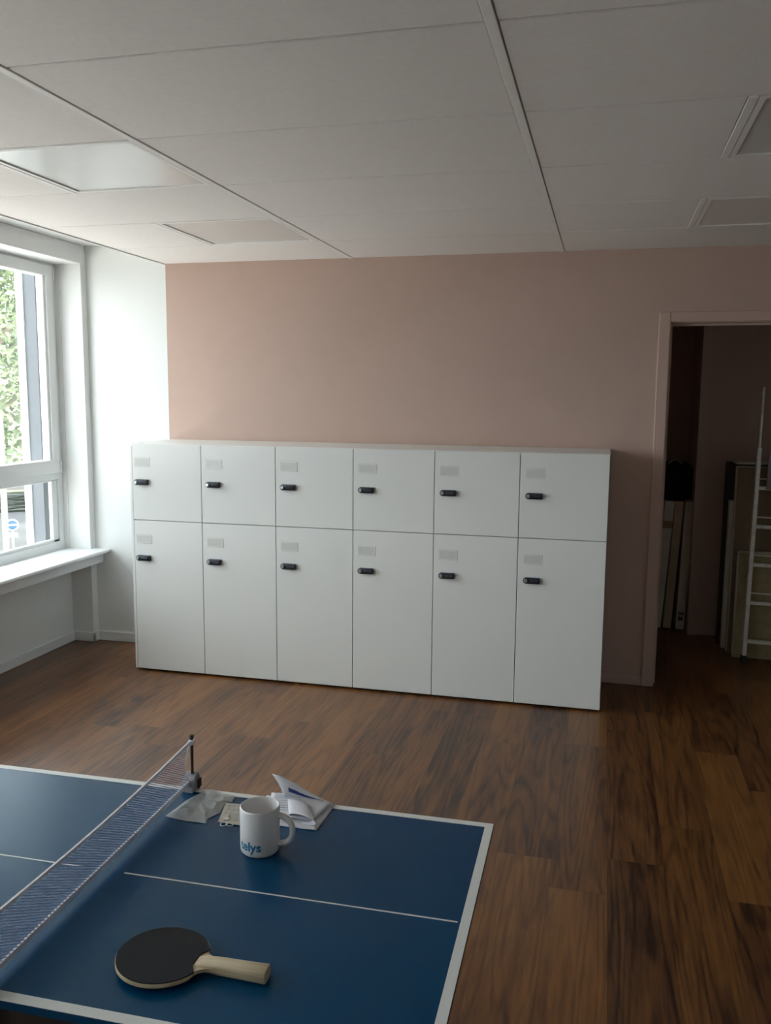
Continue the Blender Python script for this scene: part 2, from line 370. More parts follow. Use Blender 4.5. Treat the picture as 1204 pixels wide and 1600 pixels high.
# store room
b = MB(); b.box(2.935, 4.4, 1.20, 1.30, 0, 2.5)
b.box(2.40, 2.90, 1.80, 1.90, 0, 2.5); b.box(2.30, 2.40, 0.12, 1.9, 0, 2.5);
struct(b.build('wall_store', M['pink']), 'pink walls of the dark store room')
struct(bx(4.4, 4.5, 0.12, 1.3, 0, 2.5).build('wall_store_right', M['white_wall']), 'right wall of the store room')
struct(bx(2.893, 2.945, 1.165, 1.9, 0, 2.5).build('trim_6', M['pink_gloss']), 'pink end of the partition in the store room')
struct(bx(2.94, 4.4, 1.186, 1.2, 0, 0.06, bev=0.003).build('baseboard_store', M['pink_gloss']), 'pink baseboard in the store room')
struct(bx(2.3, 4.5, 0.12, 2.0, 2.36, 2.42).build('ceiling_store', M['tile']), 'store room ceiling')

# ------------------------------------------------------------------ windows
def window(n, y0, y1):
    w = shell('window_%d' % n, 'white framed window with opening sashes over fixed panes')
    XF = -1.015; xo = -1.085
    f = MB(); fr = 0.045
    f.box(xo, XF, y0, y1, 0.598, 0.655); f.box(xo, XF, y0, y1, 2.335, 2.375)
    ym = (y0+y1)/2
    f.box(xo, XF, y0, y0+fr, 0.655, 2.335); f.box(xo, XF, y1-fr, y1, 0.655, 2.335)
    f.box(xo, XF, ym-0.03, ym+0.03, 0.655, 2.335)
    f.box(xo, XF, y0+fr, ym-0.03, 1.048, 1.105); f.box(xo, XF, ym+0.03, y1-fr, 1.048, 1.105)
    f.build('window_frame', M['upvc'], w)
    for a, c in ((y0+fr, ym-0.03), (ym+0.03, y1-fr)):
        # upper opening sash sits proud of the frame
        s = MB(); q = 0.068
        s.box(-1.075, -1.000, a-0.012, c+0.012, 1.092, 1.092+q+0.012, bev=0.005); s.box(-1.075, -1.000, a-0.012, c+0.012, 2.352-q, 2.352, bev=0.005)
        s.box(-1.075, -1.0005, a-0.012, a+q-0.012, 1.10, 2.345, bev=0.005); s.box(-1.075, -1.0005, c-q+0.012, c+0.012, 1.10, 2.345, bev=0.005)
        sash = s.build('sash', M['upvc'], w)
        g = MB(); ga, gc, z0, z1 = a+q-0.014, c-q+0.014, 1.158, 2.299
        for yy in ((ga, ga+0.02), (gc-0.02, gc)): g.prism([(-1.035, 0), (-1.006, 0), (-1.006, 0.004), (-1.035, 0.02)] if yy[0] == ga else [(-1.035, 0), (-1.035, -0.02), (-1.006, -0.004), (-1.006, 0)], 'z', z0, z1) if False else g.box(-1.040, -1.012, yy[0], yy[1], z0, z1, bev=0.006)
        g.box(-1.040, -1.012, ga, gc, z0, z0+0.010, bev=0.004); g.box(-1.040, -1.012, ga, gc, z1-0.005, z1, bev=0.002)
        g.build('glazing_bead', M['upvc'], sash)
        bx(-1.046, -1.040, ga-0.005, gc+0.005, z0-0.005, z1+0.005).build('pane', M['glass'], sash)
        h = MB(); h.tube([(-0.998, c+0.012, 1.09), (-0.998, c+0.012, 1.16)], 0.008, 8); h.tube([(-0.998, c+0.012, 2.27), (-0.998, c+0.012, 2.34)], 0.008, 8)
        h.build('hinge', M['upvc'], sash)
        # fixed lower pane
        g = MB(); z0, z1 = 0.652, 1.05
        g.box(-1.050, -1.022, a, a+0.022, z0, z1, bev=0.006); g.box(-1.050, -1.022, c-0.056, c, z0, z1, bev=0.006)
        g.box(-1.050, -1.022, a, c, z0, z0+0.022, bev=0.006); g.box(-1.050, -1.022, a, c, z1-0.014, z1, bev=0.006)
        bead = g.build('glazing_bead', M['upvc'], w)
        bx(-1.056, -1.050, a, c, z0, z1).build('fixed_pane', M['glass'], w)
    # outside: shutter guides in the reveal
    g = MB()
    g.box(-1.165, -1.085, y1-0.095, y1-0.02, 0.6, 2.36); g.box(-1.165, -1.085, y0+0.02, y0+0.095, 0.6, 2.36)
    g.build('shutter_guide', M['grey_guide'], w)
    g = MB(); g.box(-1.215, -1.166, y1-0.105, y1+0.05, 0.55, 2.36); g.box(-1.215, -1.166, y0-0.05, y0+0.105, 0.55, 2.36)
    g.build('outer_rail', M['sign_white'], w)
for n, (a, c) in enumerate(WINDOWS): window(n+1, a, c)

# ------------------------------------------------------------------ ceiling light panels
LN = {(0, 3): 'square ceiling light panel nearest the window, catching a bright reflection',
      (0, 1): 'square grey ceiling light panel above the left lockers, close to the pink wall',
      (2, 1): 'grey ceiling light panel at the right edge, close to the pink wall above the doorway',
      (2, 3): 'ceiling light panel at the top right corner, second from the pink wall'}
for key, (x0, x1, ya, yb) in lights_cells.items():
    if key not in LN: 
        MBx = bx(x0, x1, ya, yb, ZC, ZC+0.012); o = MBx.build('ceiling_light', M['diffuser'])
        tag(o, 'ceiling light panel behind the viewer', 'light', 'ceiling light panels'); continue
    t = thing('ceiling_light', LN[key], 'light', ((x0+x1)/2, (ya+yb)/2, ZC), 0, 'ceiling light panels')
    hx, hy = (x1-x0)/2, (yb-ya)/2
    f = MB(); q = 0.018
    f.box(-hx, hx, -hy, -hy+q, -0.002, 0.02, bev=0.001, seg=1); f.box(-hx, hx, hy-q, hy, -0.002, 0.02, bev=0.001, seg=1)
    f.box(-hx, -hx+q, -hy+q, hy-q, -0.002, 0.02, bev=0.001, seg=1); f.box(hx-q, hx, -hy+q, hy-q, -0.002, 0.02, bev=0.001, seg=1)
    f.build('light_frame', M['grid'], t)
    bx(-hx+q, hx-q, -hy+q, hy-q, 0.003, 0.018).build('diffuser', M['diffuser'], t)

# ------------------------------------------------------------------ lockers
LX, LW, LY, LZT, LZM, LZB = -0.2756, 0.43481, -0.5002, 1.3090, 0.8775, 0.0125
def door(parent, name_z0, z1, x0, x1):
    z0 = name_z0
    dd = bx(x0, x1, 0.0, 0.018, z0, z1, bev=0.0012, seg=1).build('door', M['locker'], parent)
    # label sleeve
    hz = z1 - (0.076 if z1 > 1.0 else 0.080)
    h = MB(); h.box(0.030, 0.125, -0.0012, 0.0, hz-0.052, hz, bev=0.0004, seg=1)
    lh = h.build('label_holder', M['sleeve'], dd)
    c = MB(); c.box(0.032, 0.1225, -0.0016, -0.0012, hz-0.050, hz-0.047); c.box(0.032, 0.1225, -0.0016, -0.0012, hz-0.006, hz-0.003); c.box(0.1195, 0.1225, -0.0016, -0.0012, hz-0.047, hz-0.006)
    c.build('sleeve_rim', M['locker'], lh)
    # combination lock
    lz = z1 - (0.199 if z1 > 1.0 else 0.198)
    k = MB()
    pts = []; rr = 0.0155; rs = 0.005
    for a in range(90, 271, 15): pts.append((0.046+rr*math.cos(math.radians(a)), lz-rr+rr*math.sin(math.radians(a))+0.0))
    for a in range(-90, 1, 30): pts.append((0.115-rs+rs*math.cos(math.radians(a)), lz-2*rr+rs+rs*math.sin(math.radians(a))))
    for a in range(0, 91, 30): pts.append((0.115-rs+rs*math.cos(math.radians(a)), lz-rs+rs*math.sin(math.radians(a))))
    k.prism(pts, 'y', -0.020, 0.0, bev=0.003); k.smooth = True
    lk = k.build('lock', M['lock_black'], dd)
    kn = MB(); kn.tube([(0.0455, -0.018, lz-rr), (0.0455, -0.024, lz-rr), (0.0455, -0.0275, lz-rr)], [0.0095, 0.0095, 0.008], 20)
    kn.build('lock_knob', M['chrome'], lk)
    dl = MB()
    for q in range(4): dl.tube([(0.066+0.0105*q, -0.0205, lz-rr), (0.073+0.0105*q, -0.0205, lz-rr)], 0.0055, 12)
    dl.build('number_dial', M['lock_dial'], lk)
    bx(0.062, 0.112, -0.0212, -0.0203, lz-0.0065, lz-0.0045).build('lock_marking', M['lock_dial'], lk)
    return dd
LOCK_LABELS = ['white two-door locker column at the left end, beside the white wall',
               'white two-door locker column second from the window end',
               'white two-door locker column third from the window end',
               'white two-door locker column third from the doorway end',
               'white two-door locker column second from the doorway end',
               'white two-door locker column at the right end, nearest the doorway']
for i in range(6):
    t = thing('locker_cabinet', LOCK_LABELS[i], 'locker', (LX+LW*i, LY, 0), 0, 'white locker columns in a row')
    a = 0.015 if i == 0 else 0.0018
    c = MB(); c.box(0.0002, 0.018, 0.02, 0.49, LZB, LZT-0.0165); c.box(LW-0.018, LW-0.0002, 0.02, 0.49, LZB, LZT-0.0165); c.box(0.018, LW-0.018, 0.48, 0.49, LZB, LZT-0.0165)
    c.box(0.018, LW-0.018, 0.03, 0.48, LZM-0.009, LZM+0.009); c.box(0.018, LW-0.018, 0.03, 0.48, LZB, LZB+0.018); c.box(0.018, LW-0.018, 0.03, 0.48, LZT-0.034, LZT-0.0165)
    c.build('carcass', M['locker_in'], t)
    if i == 0: bx(0.0, 0.0135, 0.0, 0.0195, LZB, LZT-0.0165).build('side_panel_edge', M['locker'], t)
    if i == 5: bx(LW-0.0001, LW+0.001, 0.0195, 0.49, LZB, LZT-0.0165).build('side_panel', M['locker'], t)
    door(t, LZM+0.0018, LZT-0.0016, a, LW-0.0018)
    door(t, LZB, LZM-0.0018, a, LW-0.0018)
    bx(0.02, LW-0.02, 0.05, 0.09, 0.0, LZB).build('plinth', M['plinth'], t)
bx_ = MB(); bx_.box(LX-0.001, LX+6*LW+0.001, LY+0.0195, -0.005, LZT-0.0160, LZT, bev=0.0012, seg=1)
tag(bx_.build('locker_top_panel', M['locker']), 'long white cover panel lying along the top of all the lockers', 'top panel')

# ------------------------------------------------------------------ table tennis table
TX, TY, TZ, TR, TL, TW = 2.10295, -3.07835, 0.66, 0.01335, 0.7071, 0.7419
LEN = 2*TL
t = thing('ping_pong_table', 'blue ping pong table with white border on the wood floor', 'table', (TX, TY, 0), TR)
top = bx(-LEN, 0, -TW, 0, TZ-0.016, TZ, bev=0.0015, seg=1).build('tabletop', M['table_blue'], t)
b = MB(); e = 0.017; z0, z1 = TZ-0.0003, TZ+0.0006
b.box(-LEN, 0, -e, 0.0004, z0, z1); b.box(-LEN, 0, -TW-0.0004, -TW+0.019, z0, z1)
b.box(-e, 0.0004, -TW+0.019, -e, z0, z1); b.box(-LEN-0.0004, -LEN+e, -TW+0.019, -e, z0, z1)
b.build('border_line', M['table_line'], top)
for a, c in ((-0.676, -0.022), (-LEN+0.022, -0.767)):
    bx(a, c, -0.3740, -0.3706, z0, z1).build('centre_line', M['table_line'], top)
b = MB(); q = 0.012
b.box(-LEN+q, -q, -TW+q, -TW+q+0.02, TZ-0.056, TZ-0.0165); b.box(-LEN+q, -q, -q-0.02, -q, TZ-0.056, TZ-0.0165)
b.box(-q-0.02, -q, -TW+q+0.02, -q-0.02, TZ-0.056, TZ-0.0165); b.box(-LEN+q, -LEN+q+0.02, -TW+q+0.02, -q-0.02, TZ-0.056, TZ-0.0165)
b.box(-TL-0.02, -TL+0.02, -TW+q+0.02, -q-0.02, TZ-0.056, TZ-0.0165)
b.build('apron_frame', M['table_black'], t)
for lx in (-0.16, -LEN+0.16):
    for ly in (-0.06, -TW+0.06):
        g = MB(); g.tube([(lx, ly, 0.012), (lx, ly, TZ-0.02)], 0.0125, 12); lg = g.build('leg', M['table_black'], t)
        g = MB(); g.lathe([(0, 0), (0.018, 0), (0.018, 0.012), (0.014, 0.03), (0.0126, 0.031)], 16, (lx, ly, 0)); g.build('rubber_foot', M['post_black'], lg)
    g = MB(); g.tube([(lx, -0.06, 0.16), (lx, -TW+0.06, 0.16)], 0.010, 10); g.build('crossbar', M['table_black'], t)

# ------------------------------------------------------------------ net (clamped on the table)
nt = thing('table_tennis_net', 'blue grey net stretched across the blue ping pong table on black posts', 'net', (TX, TY, 0), TR)
NU = -TL - 0.004; NV0, NV1 = -TW-0.002, -0.004     # near / far end
ZB0, ZB1 = TZ+0.016, TZ+0.022; ZT0, ZT1 = TZ+0.109, TZ+0.118
def zbot(v): k = (v-NV0)/(NV1-NV0); return ZB0+(ZB1-ZB0)*k - 0.006*math.sin(math.pi*k)*0
def ztop(v): k = (v-NV0)/(NV1-NV0); return ZT0+(ZT1-ZT0)*k - 0.010*math.sin(math.pi*k)
def vend(z, far):                                 # concave ends of the mesh
    k = (z-(TZ+0.018))/(0.098); bow = 0.022*math.sin(math.pi*min(max(k, 0), 1))
    return (NV1-0.010-bow) if far else (NV0+0.010+bow)
b = MB(); SL = 0.56; th = 0.00055
def strand(c0, sl, wdt):
    # z = c0 + sl*v ; clip to the band
    pts = []
    n = 90; seg = []
    for i in range(n+1):
        v = NV0+(NV1-NV0)*i/n; z = c0+sl*v
        ok = zbot(v) <= z <= ztop(v) and vend(z, False) <= v <= vend(z, True)
        if ok: seg.append((v, z))
    if len(seg) < 2: return
    (va, za), (vb, zb) = seg[0], seg[-1]
    dv, dz = vb-va, zb-za; l = math.hypot(dv, dz); nv, nz = -dz/l*wdt, dv/l*wdt
    vs = []
    for (v, z) in ((va, za), (vb, zb)):
        for su, sn in ((-1, -1), (1, -1), (1, 1), (-1, 1)): vs.append(b.bm.verts.new((NU+su*wdt, v+sn*nv, z+sn*nz)))
    for q in ((0, 1, 5, 4), (1, 2, 6, 5), (2, 3, 7, 6), (3, 0, 4, 7), (0, 3, 2, 1), (4, 5, 6, 7)): b.bm.faces.new([vs[i] for i in q])
c = -0.0
N_ST = 104; step = (0.12+SL*0.76)/N_ST
for i in range(N_ST+1):
    strand(TZ - SL*0.76 + i*step, -SL, 0.00062)
    strand(TZ + i*step, SL, 0.00022)
b.build('net_mesh', M['net'], nt)
def tape(zf, h, name):
    g = MB(); n = 24
    def ring(v, z): return [g.bm.verts.new((NU+sx*0.0022, v, z+sz*h)) for sx, sz in ((-1, -1), (1, -1), (1, 1), (-1, 1))]
    rs = [ring(NV0+0.006+(NV1-NV0-0.012)*i/n, zf(NV0+(NV1-NV0)*i/n)) for i in range(n+1)]
    for a_, b_ in zip(rs, rs[1:]):
        for j in range(4): g.bm.faces.new((a_[j], a_[(j+1) % 4], b_[(j+1) % 4], b_[j]))
    g.bm.faces.new(rs[0]); g.bm.faces.new(rs[-1][::-1])
    g.build(name, M['net_tape'], nt)
tape(ztop, 0.0030, 'top_tape'); tape(zbot, 0.0050, 'bottom_tape')
for far in (True, False):
    g = MB(); pts = []
    for i in range(15):
        z = TZ+0.020+0.096*i/14; pts.append((NU, vend(z, far), z))
    g.tube(pts, 0.0011, 6); g.build('end_cord', M['net_tape'], nt)
    v = -0.002 if far else -TW+0.002; sg = 1 if far else -1
    g = MB(); g.tube([(NU, v, TZ+0.035), (NU, v, TZ+0.127)], 0.0036, 12); post = g.build('post', M['post_black'], nt)
    g = MB(); g.lathe([(0, 0.126), (0.0055, 0.126), (0.0055, 0.131), (0.004, 0.133), (0, 0.133)], 14, (NU, v, TZ)); g.build('post_cap', M['post_black'], post)
    g = MB(); g.box(NU-0.006, NU+0.006, v-0.011*(1), v+0.006, TZ+0.109, TZ+0.121, bev=0.003); g.build('net_hook', M['net_tape'], post)
    # C-clamp
    g = MB(); g.prism([(v-sg*0.026, TZ+0.001), (v+sg*0.014, TZ+0.001), (v+sg*0.014, TZ+0.022), (v+sg*0.006, TZ+0.040), (v-sg*0.008, TZ+0.036), (v-sg*0.026, TZ+0.016)], 'x', NU-0.016, NU+0.014, bev=0.003)
    cl = g.build('clamp', M['clamp_grey'], nt)
    g = MB(); g.box(NU-0.014, NU+0.012, min(v+sg*0.003, v+sg*0.017), max(v+sg*0.003, v+sg*0.017), TZ-0.06, TZ+0.03, bev=0.003)
    g.box(NU+0.0142, NU+0.018, min(v-sg*0.004, v+sg*0.012), max(v-sg*0.004, v+sg*0.012), TZ+0.004, TZ+0.026, bev=0.001)
    g.box(NU-0.012, NU+0.010, min(v-sg*0.03, v+sg*0.01), max(v-sg*0.03, v+sg*0.01), TZ-0.07, TZ-0.058, bev=0.002)
    g.build('clamp_bracket', M['post_black'], cl)

# ------------------------------------------------------------------ paddle
HC = (1.6375, -3.6855); ang = math.atan2(-3.683-HC[1], 1.818-HC[0])
p = thing('ping_pong_paddle', 'black rubber ping pong paddle with pale wood handle lying on the table', 'paddle', (HC[0], HC[1], TZ), ang)
def paddle_outline(rx, ry, neck=True, n=72):
    pts = []
    for i in range(n+1):
        a = math.radians(32) + (2*math.pi-2*math.radians(32))*i/n
        pts.append((rx*math.cos(a), ry*math.sin(a)))
    if neck: pts += [(0.066, -0.029), (0.071, -0.021), (0.080, -0.0155), (0.094, -0.013), (0.094, 0.013), (0.080, 0.0155), (0.071, 0.021), (0.066, 0.029)]
    return pts
g = MB(); g.prism(paddle_outline(0.0765, 0.0735), 'z', 0.0085, 0.0145, bev=0.001); g.build('blade', M['ply'], p)
def rub(rx, ry):
    pts = [(rx*math.cos(math.radians(a)), ry*math.sin(math.radians(a))) for a in range(24, 337, 4)]
    return pts + [(0.0585, -0.013), (0.0585, 0.013)]
for zz in ((0.0146, 0.0164), (0.0066, 0.0084)):
    g = MB(); g.prism(rub(0.0755, 0.0722), 'z', *zz); g.build('rubber_sheet', M['rubber'], p)
g = MB()
n = 16
def hsec(x, w, h, zc): return [g.bm.verts.new((x, math.copysign(abs(math.cos(a))**0.55, math.cos(a))*w, zc+math.copysign(abs(math.sin(a))**0.55, math.sin(a))*h)) for a in [2*math.pi*(j+0.5)/n for j in range(n)]]
secs = [hsec(0.0595, 0.0125, 0.0035, 0.0115), hsec(0.073, 0.0130, 0.0085, 0.0115), hsec(0.10, 0.0130, 0.0110, 0.0115), hsec(0.14, 0.0138, 0.0112, 0.0115), hsec(0.180, 0.0155, 0.0113, 0.0115), hsec(0.1815, 0.0148, 0.0106, 0.0115)]
for a_, b_ in zip(secs, secs[1:]):
    for j in range(n): g.bm.faces.new((a_[j], a_[(j+1) % n], b_[(j+1) % n], b_[j]))
g.bm.faces.new(secs[0]); g.bm.faces.new(secs[-1]); g.smooth = True
g.build('handle', M['ply'], p)

# ------------------------------------------------------------------ mug
MUG = Vector((1.6525, -3.3075, TZ+0.0003))
mg = thing('mug', 'white ceramic mug with teal lettering standing on the ping pong table', 'mug', MUG)
R = 0.0405; H = 0.096
g = MB(); g.lathe([(0, 0.0015), (0.031, 0.0015), (0.033, 0), (0.037, 0.0008), (0.0395, 0.004), (R, 0.009), (R, H-0.003), (R-0.0008, H-0.0008), (R-0.002, H), (R-0.0034, H-0.001), (R-0.004, H-0.004), (R-0.004, 0.012), (R-0.008, 0.007), (0, 0.006)], 64)
g.build('mug_body', M['mug'], mg)
hd = math.radians(2)
g = MB(); path = []
for k in range(25):
    a = math.radians(97 - 194*k/24); rr = 0.031*math.cos(a); zz = 0.048+0.0305*math.copysign(abs(math.sin(a))**0.85, math.sin(a))
    path.append((R-0.002+max(rr, -0.004), 0, zz))
rot = Matrix.Rotation(hd, 4, 'Z')
g.tube([rot @ Vector(q) for q in path], 0.0058, 14)
for v in g.bm.verts:   # flatten strap
    lo = rot.inverted() @ v.co; lo.y *= 1.35; v.co = rot @ lo
g.build('mug_handle', M['mug'], mg)
# lettering wrapped on the cylinder
cu = bpy.data.curves.new('lettering', 'FONT'); cu.body = 'telys'; cu.size = 0.0265; cu.offset = 0.00075; cu.space_character = 1.02; cu.resolution_u = 4
to = bpy.data.objects.new('lettering', cu); COL.objects.link(to)
dg = bpy.context.evaluated_depsgraph_get(); dg.update()
me0 = bpy.data.meshes.new_from_object(to.evaluated_get(dg)); bpy.data.objects.remove(to); 
bm = bmesh.new(); bm.from_mesh(me0); bpy.data.meshes.remove(me0)
bmesh.ops.triangulate(bm, faces=bm.faces)
for _ in range(3):
    long_e = [e_ for e_ in bm.edges if abs(e_.verts[0].co.x-e_.verts[1].co.x) > 0.0022]
    if long_e: bmesh.ops.subdivide_edges(bm, edges=long_e, cuts=1); bmesh.ops.triangulate(bm, faces=[f for f in bm.faces if len(f.verts) > 3])
wmax = max(v.co.x for v in bm.verts)
A_END = math.atan2(CAM.y-MUG.y, CAM.x-MUG.x) - math.radians(-0.0) + math.radians(2)     # right end of the word
for v in bm.verts:
    a = A_END - (wmax - v.co.x)/R; z = 0.0155 + v.co.y
    v.co = Vector(((R+0.00025)*math.cos(a), (R+0.00025)*math.sin(a), z))
me = bpy.data.meshes.new('lettering'); bm.to_mesh(me); bm.free(); me.materials.append(M['mug_print'])
lo = bpy.data.objects.new('lettering', me); COL.objects.link(lo); lo.parent = mg; lo['label'] = 'teal lettering on the mug'

# ------------------------------------------------------------------ clear plastic bag, card and keys, leaflets
def table_point(px, py, z):
    d = cam_to_world((px-602)/F_PX, (800-py)/F_PX, 1.0)
    return CAM + d*((z-CAM.z)/d.z)
def poly_pillow(name, outline, z0, amp, m, parent, seedv, base_lift=0.0006):
    """crumpled flat bag: two film layers closed at the rim"""
    rnd = random.Random(seedv)
    P = [Vector((q.x, q.y, 0)) for q in outline]
    # densify the rim
    rim = []
    for a, c in zip(P, P[1:]+P[:1]):
        for k in range(5): rim.append(a.lerp(c, k/5))
    ctr = sum(P, Vector())/len(P)
    g = MB(); rings = []; NR = 9
    bumps = [(rnd.uniform(0, 6.28), rnd.uniform(40, 125), rnd.uniform(0, 6.28)) for _ in range(7)]
    def hgt(q, k):
        h = 0
        for th_, fr, ph in bumps: h += (1-abs(math.sin(fr*(q.x*math.cos(th_)+q.y*math.sin(th_))+ph)))
        return amp*(h/7)*min(1, (1-k)*3.0)
    for side in (1, 0):
        rings = []
        for r in range(NR):
            k = 1-r/NR
            rings.append([g.bm.verts.new((q.x, q.y, z0+base_lift+(hgt(q, k)+0.0006 if side else 0.0))) for q in [ctr.lerp(w, k) for w in rim]])
        cv = g.bm.verts.new((ctr.x, ctr.y, z0+base_lift+(hgt(ctr, 0)+0.0006 if side else 0)))
        n = len(rim)
        for a, c in zip(rings, rings[1:]):
            for j in range(n): g.bm.faces.new((a[j], a[(j+1) % n], c[(j+1) % n], c[j]))
        for j in range(n): g.bm.faces.new((rings[-1][j], rings[-1][(j+1) % n], cv))
        if side: topr = rings[0]
        else:
            for j in range(n): g.bm.faces.new((topr[j], topr[(j+1) % n], rings[0][(j+1) % n], rings[0][j]))
    g.smooth = True
    return g.build(name, m, parent, auto=25)
bag_px = [(75, 1255), (200, 1165), (350, 1050), (470, 985), (570, 940), (610, 900), (720, 900), (850, 960), (1015, 985), (965, 1070), (880, 1075), (800, 1215), (640, 1290), (610, 1355), (330, 1320), (180, 1290)]
outl = [table_point(250+x/8.6, 1130+y/8.6, TZ) for x, y in bag_px]
ob = poly_pillow('plastic_bag', outl, TZ+0.001, 0.014, M['plastic_film'], None, 3)
tag(ob, 'crumpled clear plastic bag lying on the table beside the net post', 'plastic bag')
# card with printed marks
cp = [table_point(x, y, TZ+0.002) for x, y in ((352.5, 1255), (384, 1257.5), (380, 1290.5), (340.5, 1284.5))]
cd_ = thing('instruction_card', 'small cream printed card on the table, partly behind the white mug', 'card', cp[3])
g = MB()
A = [g.bm.verts.new(q-cp[3]+Vector((0, 0, 0.0008))) for q in cp]; B = [g.bm.verts.new(q-cp[3]) for q in cp]
g.bm.faces.new(A); g.bm.faces.new(B[::-1])
for i in range(4): g.bm.faces.new((A[i], A[(i+1) % 4], B[(i+1) % 4], B[i]))
g.build('card_sheet', M['card'], cd_)
g = MB()
def cuv(u, v): return cp[3].lerp(cp[2], u).lerp(cp[0].lerp(cp[1], u), v)-cp[3]
for (u, v, w_, h_) in ((.18, .84, .12, .05), (.42, .86, .08, .06), (.62, .84, .10, .05), (.2, .66, .07, .10), (.45, .64, .09, .05), (.66, .64, .06, .09), (.5, .44, .22, .03), (.58, .30, .18, .03), (.55, .18, .25, .03), (.14, .48, .08, .05)):
    q = [cuv(u, v), cuv(u+w_, v), cuv(u+w_, v+h_), cuv(u, v+h_)]
    T_ = [g.bm.verts.new(k+Vector((0, 0, 0.0011))) for k in q]; B_ = [g.bm.verts.new(k+Vector((0, 0, 0.0008))) for k in q]
    g.bm.faces.new(T_); g.bm.faces.new(B_[::-1])
    for i in range(4): g.bm.faces.new((T_[i], T_[(i+1) % 4], B_[(i+1) % 4], B_[i]))
g.build('card_print', M['ink_grey'], cd_)
# keys on rings
k0 = table_point(352, 1290, TZ)
kt = thing('key_ring', 'two steel split rings with a small key at the edge of the cream card', 'keys', k0)
for (px, py, rr, tilt) in ((349.5, 1289.5, 0.0066, 0.25), (358.5, 1291, 0.0066, -0.2)):
    c0 = table_point(px, py, TZ+0.004)-k0
    g = MB(); g.tube([c0+Vector((rr*1.15*math.cos(a), rr*math.sin(a), 0.0035+tilt*rr*math.sin(a+0.6))) for a in [2*math.pi*j/28 for j in range(28)]], 0.00105, 8, closed=True)
    g.build('split_ring', M['chrome'], kt)
g = MB(); a0 = table_point(353, 1284, TZ)-k0; a1 = table_point(357, 1272, TZ)-k0
dirv = (a1-a0).normalized(); sid = Vector((-dirv.y, dirv.x, 0)); zt = Vector((0, 0, 0.0045))
pts = []
for k in range(14):
    a = math.radians(30+300*k/13+180); pts.append(a0+dirv*0.004+0.0062*(math.cos(a+math.pi)*dirv*-1+math.sin(a)*sid))
L_ = 0.024
outk = [a0+dirv*(0.004+0.0062*math.cos(math.radians(x)))+sid*0.0062*math.sin(math.radians(x)) for x in range(25, 336, 15)]
outk += [a0+dirv*0.012-sid*0.002, a0+dirv*(0.014+L_*.3)-sid*0.0034, a0+dirv*(0.014+L_*.45)-sid*0.002, a0+dirv*(0.014+L_*.6)-sid*0.0034, a0+dirv*(0.014+L_*.8)-sid*0.002, a0+dirv*(0.012+L_), a0+dirv*0.012+sid*0.002]
T_ = [g.bm.verts.new(q+zt+Vector((0, 0, 0.0016))) for q in outk]; B_ = [g.bm.verts.new(q+zt) for q in outk]
g.bm.faces.new(T_); g.bm.faces.new(B_[::-1])
for i in range(len(outk)): g.bm.faces.new((T_[i], T_[(i+1) % len(outk)], B_[(i+1) % len(outk)], B_[i]))
g.build('key', M['chrome'], kt)

# leaflets: flat sheets, a rolled corner and a page standing up
o0 = table_point(470, 1270, TZ)
lf = thing('leaflet', 'folded white paper leaflet with navy print, one page standing up behind the mug', 'leaflet', o0)
def tp(px, py, h=0.0): return table_point(px, py, TZ+h)-o0
def bil(a, b_, c, d_, u, v): return a.lerp(b_, u).lerp(d_.lerp(c, u), v)
q = [tp(416, 1243, .001), tp(524, 1257, .001), tp(494, 1298, .001), tp(420, 1288, .001)]
g = MB(); g.grid(lambda u, v: bil(*q, u, v)+Vector((0, 0, 0.0006*math.sin(9*u)**2)), 12, 8); g.build('base_sheet', M['paper'], lf, solid=0.0005)
q2 = [tp(424, 1240, .004), tp(520, 1256, .006), tp(486, 1284, .004), tp(418, 1277, .004)]
g = MB(); g.grid(lambda u, v: bil(*q2, u, v)+Vector((0, 0, 0.007*math.sin(math.pi*u)*(1-0.6*v)+0.002)), 14, 8); g.build('inner_sheet', M['paper'], lf, solid=0.0005)
def q2p(u, v): return bil(*q2, u, v)+Vector((0, 0, 0.007*math.sin(math.pi*u)*(1-0.6*v)+0.0029))
g = MB()
for k in range(7):
    v = .12+.10*k; u1 = .42+.18*math.sin(k*2.1)**2
    g.grid(lambda a, c, v=v, u1=u1: q2p(.08+(u1-.08)*a, v+.016*c), 8, 1)
g.build('text_lines', M['ink_grey'], lf, solid=0.0002)
# rolled front corner
ra, rb = tp(472, 1287.5, 0), tp(466, 1262, 0); ax = (rb-ra); 
sidr = (tp(494, 1296, 0)-tp(452, 1283, 0)); sw = sidr.length/2; sidr.normalize()
def roll(u, v):
    a = math.radians(-100+ 290*u); cx_, cz_ = sw*0.98*math.cos(a), 0.0105+0.0095*math.sin(a)
    return ra+ax*v*1.0+sidr*cx_*(1-0.15*v)+Vector((0, 0, max(cz_, 0.0016)))
g = MB(); g.grid(roll, 28, 6); g.build('rolled_corner', M['paper'], lf, solid=0.0004)
